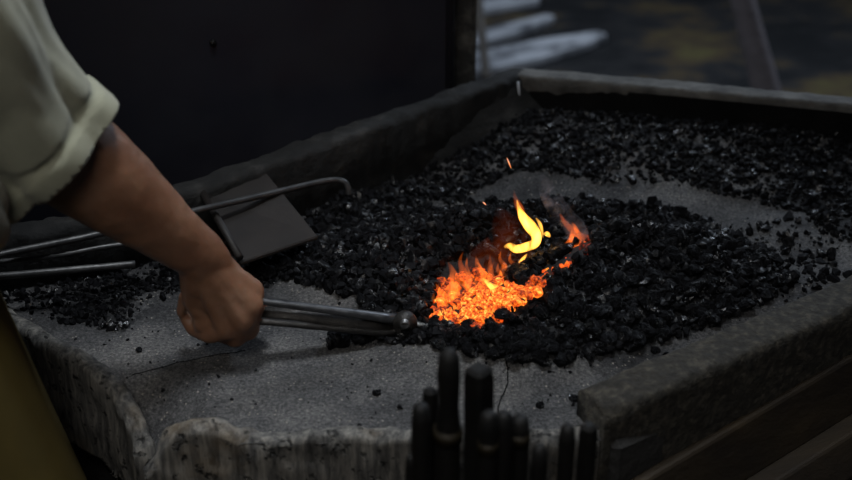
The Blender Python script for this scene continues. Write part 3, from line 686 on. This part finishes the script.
# ------------------------------------------------------------ person
def capsules(segs, voxel, name, mat, parent, smooth_it=6, disp=None, cut=None, thick=0):
    """segs: list of (p, rp, q, rq[, squash-axis, factor]); fused into one continuous surface"""
    bm = bmesh.new()
    for sg in segs:
        if sg[0] == 'loft':      # one tapering limb with its own oval sections
            pp = smoothpath([(*p, ra, rb) for p, ra, rb in sg[1]], 6); prev = None; N = 28
            cs = [Vector(q[:3]) for q in pp]
            for i, q in enumerate(pp):
                t_ = (cs[min(i + 1, len(cs) - 1)] - cs[max(i - 1, 0)]).normalized(); nv = (FW - t_ * FW.dot(t_)).normalized(); sv = t_.cross(nv)
                ring = [bm.verts.new(cs[i] + sv * math.cos(2 * math.pi * k / N) * q[3] + nv * math.sin(2 * math.pi * k / N) * q[4]) for k in range(N)]
                if prev:
                    for k in range(N): bm.faces.new((prev[k], prev[(k + 1) % N], ring[(k + 1) % N], ring[k]))
                else: bm.faces.new(ring[::-1])
                prev = ring
            bm.faces.new(prev); continue
        p, rp, q, rq = Vector(sg[0]), sg[1], Vector(sg[2]), sg[3]
        L = (q - p).length; ax = (q - p).normalized() if L > 1e-6 else Vector((0, 0, 1))
        rotm = Vector((0, 0, 1)).rotation_difference(ax).to_matrix()
        N = 20; rings = []
        prof = [(-math.cos(a_) * rp, math.sin(a_) * rp) for a_ in [math.pi / 2 * k / 5 for k in range(6)]]
        prof += [(L * k / 6, rp + (rq - rp) * k / 6) for k in range(1, 6)]
        prof += [(L + math.sin(a_) * rq, math.cos(a_) * rq) for a_ in [math.pi / 2 * k / 5 for k in range(6)]]
        sq = None
        if len(sg) > 4: sqv, sqf = Vector(sg[4]).normalized(), sg[5]
        prev = None
        for (h, r_) in prof:
            ring = []
            for k in range(N):
                a_ = 2 * math.pi * k / N; v = Vector((max(r_, 1e-5) * math.cos(a_), max(r_, 1e-5) * math.sin(a_), h)); v = rotm @ v
                if len(sg) > 4: v = v - sqv * v.dot(sqv) * (1 - sqf)
                ring.append(bm.verts.new(p + v))
            if prev:
                for k in range(N): bm.faces.new((prev[k], prev[(k + 1) % N], ring[(k + 1) % N], ring[k]))
            else: bm.faces.new(ring[::-1])
            prev = ring
        bm.faces.new(prev)
    me = bpy.data.meshes.new(name); bm.to_mesh(me); bm.free()
    tmp = bpy.data.objects.new('tmp', me); COL.objects.link(tmp)
    rm = tmp.modifiers.new('r', 'REMESH'); rm.mode = 'VOXEL'; rm.voxel_size = voxel; rm.use_smooth_shade = True
    s_ = tmp.modifiers.new('s', 'SMOOTH'); s_.factor = .5; s_.iterations = smooth_it
    dg = bpy.context.evaluated_depsgraph_get(); dg.update()
    ev = bpy.data.meshes.new_from_object(tmp.evaluated_get(dg)); bpy.data.objects.remove(tmp)
    bm = bmesh.new(); bm.from_mesh(ev); bm.normal_update()
    if disp:
        mv = [(v, v.normal.copy() * disp(v.co)) for v in bm.verts]
        for v, d_ in mv: v.co += d_
    if cut:
        for co, no in cut:
            fs_ = [f for f in bm.faces if (f.calc_center_median() - co).length < .16]; ge = set(fs_)
            for f in fs_: ge.update(f.verts); ge.update(f.edges)
            bmesh.ops.bisect_plane(bm, geom=list(ge), plane_co=co, plane_no=no, dist=1e-5)
            bmesh.ops.delete(bm, geom=[v for v in bm.verts if (v.co - co).dot(no) > 1e-4 and (v.co - co).length < .15], context='VERTS')
    off = Vector(parent.location)
    for v in bm.verts: v.co -= off
    bm.to_mesh(ev); bm.free(); ev.name = name
    ev.polygons.foreach_set('use_smooth', [True] * len(ev.polygons)); ev.materials.clear(); ev.materials.append(mat)
    o = bpy.data.objects.new(name, ev); COL.objects.link(o); o.parent = parent
    if thick: so = o.modifiers.new('t', 'SOLIDIFY'); so.thickness = thick; so.offset = -1
    return o
Y_H = 1.085
def hp(px, py, dy=0): return at_y(px, py, Y_H + dy)
K = 1 / 940.0      # metres per pixel at the hand
wrist = hp(200, 256, -.018); elbow = at_y(48, 138, 1.01); shoulder = at_y(-165, -110, .88)
person = empty('person', (-.62, .85, 0), 'person at the left in a sage shirt with rolled sleeve and ochre apron, gripping tongs', 'person')
mid = wrist.lerp(elbow, .5)
segs = [(shoulder, .058, elbow, .048),
        ('loft', [(elbow.lerp(wrist, -.12), .040, .040), (elbow.lerp(wrist, .1), .049, .046), (elbow.lerp(wrist, .35), .046, .042), (elbow.lerp(wrist, .62), .0375, .032), (elbow.lerp(wrist, .85), .030, .0235), (wrist, .0275, .020), (hp(211, 276, -.006), .029, .019), (hp(220, 294, -.002), .031, .0185), (hp(226, 308, .004), .026, .015)])]
# hand: four metacarpals from the wrist to the knuckles, then three phalanges each
kn = [hp(252, 291, .000), hp(251, 306, -.012), hp(243, 320, -.018), hp(226, 329, -.016)]
pip = [hp(255, 315, .010), hp(249, 330, .002), hp(236, 338, -.004), hp(210, 335, -.006)]
dip = [hp(246, 322, .030), hp(238, 333, .026), hp(220, 334, .020), hp(193, 329, .012)]
tip = [hp(232, 312, .034), hp(222, 320, .032), hp(206, 322, .028), hp(184, 314, .018)]
pal = hp(222, 298, .012)
for i in range(4):
    w0 = wrist.lerp(kn[i], .12); rr = [.0105, .0108, .0102, .0092][i]
    segs += [(w0, .0155, kn[i], rr + .0015), (kn[i], rr + .0012, pip[i], rr - .0003), (pip[i], rr, dip[i], rr - .0012), (dip[i], rr - .001, tip[i], rr - .0022)]
    segs += [(wrist.lerp(kn[i], .3) + Vector((0, .010, -.004)), .014, kn[i] + Vector((-.006, .014, -.002)), .011)]
# heel of the hand, little finger side
segs += [(wrist + Vector((-.004, 0, -.008)), .020, hp(195, 300, -.002), .0135), (hp(195, 300, -.002), .0135, hp(205, 318, .004), .012), (hp(186, 296, .006), .007, hp(181, 312, .012), .006)]
segs += [(hp(203, 321, -.002), .012, hp(226, 314, -.002), .015), (hp(198, 305, -.002), .013, hp(213, 325, -.002), .010)]
# thumb from the far side of the palm wrapping under the reins
tb = [hp(216, 262, .022), hp(238, 282, .036), hp(256, 302, .036), hp(262, 318, .028)]
segs += [(tb[0], .016, tb[1], .0135), (tb[1], .0130, tb[2], .0112), (tb[2], .011, tb[3], .0085)]
# torso, neck, head, other arm
hipc = Vector((-.545, .86, .93)); chest = Vector((-.545, .86, 1.20)); neck = Vector((-.54, .92, 1.46)); head = Vector((-.48, .93, 1.60))
Lsh = shoulder + Vector((-.20, .33, .0))
segs += [(hipc + Vector((0, -.06, 0)), .11, hipc + Vector((0, .06, 0)), .11), (hipc, .12, chest, .13), (chest + Vector((0, -.07, 0)), .105, chest + Vector((0, .07, 0)), .105), (shoulder + Vector((-.01, .03, -.01)), .06, Lsh, .06),
         (chest, .12, neck, .055), (neck, .05, head, .055), (head, .085, head + Vector((.025, 0, .02)), .08), (head + Vector((.05, 0, -.06)), .03, head + Vector((.075, 0, -.065)), .022), (head + Vector((.09, 0, .0)), .012, head + Vector((.108, 0, -.02)), .012),
         (Lsh, .055, Lsh + Vector((-.10, .03, -.27)), .045), (Lsh + Vector((-.10, .03, -.27)), .045, Lsh + Vector((-.02, .0, -.46)), .03)]
body = capsules(segs[:2], .0022, 'hand_and_arm_tmp', M['skin'], person, 5)
# rest of the body fused at a coarser grid would break continuity, so everything is fused once more at arm resolution
bpy.data.objects.remove(body)
def skin_disp(p):
    d_ = 0
    for i in range(4):   # tendons on the back of the hand
        a_ = wrist; b2 = kn[i]; ab = b2 - a_; t2 = (p - a_).dot(ab) / ab.length_squared
        if .25 < t2 < 1.0:
            dd = (p - a_ - ab * t2).length; side = (p - a_ - ab * t2).normalized().dot(-FW) if dd > 0 else 0
            if side > .3: d_ += .0020 * math.exp(-(((p - a_ - ab * t2) - (p - a_ - ab * t2).project(-FW)).length / .004) ** 2)
    for i in range(4):   # knuckles
        for q_, am in ((kn[i], .0018), (pip[i], .001)): d_ += am * math.exp(-((p - q_).length / .014) ** 2)
    if (p - wrist).length < .2: d_ += .0007 * fbm(p, 55, 2)
    return d_
LH = Lsh + Vector((-.02, .0, -.46))      # relaxed other hand behind the body
segs += [(LH, .027, LH + Vector((.012, 0, -.075)), .030, (0, 1, 0), .6)]
for k in range(4):
    f0 = LH + Vector((-.018 + .016 * k, 0, -.085)); L_ = (.058, .070, .074, .066)[k]
    segs += [(f0, .0092, f0 + Vector((.004, .006, -L_ * .55)), .0086), (f0 + Vector((.004, .006, -L_ * .55)), .0086, f0 + Vector((.002, .022, -L_)), .0072)]
segs += [(LH + Vector((.02, .004, -.03)), .012, LH + Vector((.048, .012, -.065)), .0105), (LH + Vector((.048, .012, -.065)), .0105, LH + Vector((.052, .02, -.095)), .0088)]
body = capsules(segs, .0030, 'body', M['skin'], person, 4, disp=skin_disp)
# shirt
cuffc = elbow.lerp(wrist, .07); cax = (wrist - elbow).normalized()
fa = (shoulder - elbow).normalized()
def shirt_disp(p):
    # folds run along the sleeve, deepening towards the elbow
    t2 = (p - elbow).dot(fa); q_ = p - fa * t2 * .75
    d_ = -.001 + .024 * (abs(noise.noise(q_ * 15 + Vector((3, 1, 5)))) ** .8) + .010 * abs(noise.noise(q_ * 31 + Vector((8, 1, 5)))) + .007 * noise.noise(p * 11 + Vector((1, 7, 2))) + .002 * noise.noise(q_ * 40)
    dc = (p - cuffc).dot(cax)
    if (p - cuffc).length < .1:
        if -.020 < dc < .01: d_ += .002
        elif -.034 < dc <= -.020: d_ -= .002
    return d_
ssegs = [(shoulder + Vector((0, .02, 0)), .076, elbow + Vector((-.012, 0, .003)), .058), (elbow + Vector((-.006, 0, .002)), .061, elbow.lerp(wrist, .22), .0575),
         (elbow + Vector((-.035, 0, -.006)), .066, elbow + Vector((.0, 0, -.012)), .062),
         (shoulder + Vector((-.01, .03, -.01)), .082, Lsh, .075), (chest, .14, neck + Vector((0, 0, -.04)), .075), (hipc + Vector((.02, -.04, .03)), .125, hipc + Vector((.02, .06, .03)), .125),
         (hipc, .135, chest, .15), (hipc + Vector((.055, .02, .15)), .12, chest + Vector((.02, .02, -.02)), .13), (chest + Vector((0, -.07, 0)), .125, chest + Vector((0, .07, 0)), .125), (Lsh, .072, Lsh + Vector((-.10, .03, -.27)), .062)]
shirt = capsules(ssegs, .005, 'shirt', M['shirt'], person, 5, disp=shirt_disp, cut=[(cuffc, cax)], thick=.0025)
shirt['label'] = 'sage green shirt with rolled sleeve'
# apron: sheet wrapped round the front of the body, flaring downwards
vs = []; fs = []; NA, NZ = 30, 36
for j in range(NZ + 1):
    s = j / NZ; z = 1.02 - s * .66
    cx = -.550 + .10 * s; rx = .157 + .06 * s; ry = .20 + .05 * s
    for i in range(NA + 1):
        a_ = R(-125 + 250 * i / NA); f_ = 1 + .035 * math.sin(a_ * 7 + s * 2) * s
        vs.append(Vector((cx + rx * math.cos(a_) * f_, .855 + ry * math.sin(a_) * f_, z)))
for j in range(NZ):
    for i in range(NA): q_ = j * (NA + 1) + i; fs.append((q_, q_ + 1, q_ + NA + 2, q_ + NA + 1))
ap = mesh_obj('apron', vs, fs, M['apron'], person, True); so = ap.modifiers.new('t', 'SOLIDIFY'); so.thickness = .004; ap['label'] = 'ochre yellow apron'
mb = MB(); mb.tube([Vector((-.550 + .163 * math.cos(R(a_)), .855 + .21 * math.sin(R(a_)), 1.015)) for a_ in range(-180, 181, 12)], .008, 8, 1.6); mb.build('apron_string', M['apron'], ap, True)
tr = capsules([(hipc + Vector((0, -.08, -.03)), .11, Vector((-.54, .76, .5)), .075), (Vector((-.54, .76, .5)), .075, Vector((-.56, .75, .12)), .055), (hipc + Vector((0, .08, -.03)), .11, Vector((-.56, .96, .5)), .075), (Vector((-.56, .96, .5)), .075, Vector((-.60, .97, .12)), .055)], .008, 'trousers', M['trousers'], person, 4)
for yy, bx in ((.75, .10), (.97, .06)):
    capsules([(Vector((-.69 + bx, yy, .045)), .042, Vector((-.52 + bx, yy, .038)), .036), (Vector((-.67 + bx, yy, .06)), .045, Vector((-.66 + bx, yy, .12)), .045)], .006, 'boot', M['handle'], person, 3)
capsules([(head + Vector((-.03, 0, .02)), .088, head + Vector((.0, 0, .045)), .082)], .005, 'hair', M['hair'], person, 3, disp=lambda p: .004 * noise.noise(p * 60))

# ------------------------------------------------------------ lights, world, camera
w = bpy.data.worlds.new('sky'); bpy.context.scene.world = w; w.use_nodes = True
w.node_tree.nodes['Background'].inputs[0].default_value = (.42, .52, .75, 1); w.node_tree.nodes['Background'].inputs[1].default_value = .026
def area(name, loc, target, size, power, col, sy=None):
    l = bpy.data.lights.new(name, 'AREA'); l.size = size; l.energy = power; l.color = col
    if sy: l.shape = 'RECTANGLE'; l.size_y = sy
    o = bpy.data.objects.new(name, l); COL.objects.link(o); o.location = loc
    o.rotation_euler = (Vector(target) - Vector(loc)).to_track_quat('-Z', 'Y').to_euler(); return o
area('doorway_daylight', (1.9, 4.2, 2.9), (.2, 1.3, .8), .35, 34, (.72, .84, 1.0))
area('yard_daylight', (-.4, 3.4, 3.3), (.5, 4.8, 0), 1.0, 48, (.75, .86, 1.0))
sw = area('front_fill', (-.3, -.75, 2.8), (-.38, .95, .8), 1.0, 3.7, (1.0, .97, .92)); sw.data.spread = R(80)  # added fill above the camera, narrowed to brighten the shirt and left timber
sk = area('top_fill', (-.05, 1.0, 3.1), (-.16, .96, .8), .4, 2.7, (.88, .94, 1.0)); sk.data.spread = R(48)  # added overhead lamp, spread narrowed to light front tops and leave the back dark
cd = bpy.data.cameras.new('camera'); cam = bpy.data.objects.new('camera', cd); COL.objects.link(cam)
cam.location = CAM; cam.rotation_euler = (R(90) - PIT, 0, 0); cd.lens = 50; cd.sensor_width = 36
cd.dof.use_dof = True; cd.dof.focus_distance = 1.36; cd.dof.aperture_fstop = 3.6; cd.clip_start = .05
sc = bpy.context.scene; sc.camera = cam
sc.view_settings.view_transform = 'Standard'; sc.view_settings.look = 'None'; sc.view_settings.exposure = -0.1; sc.view_settings.gamma = 1
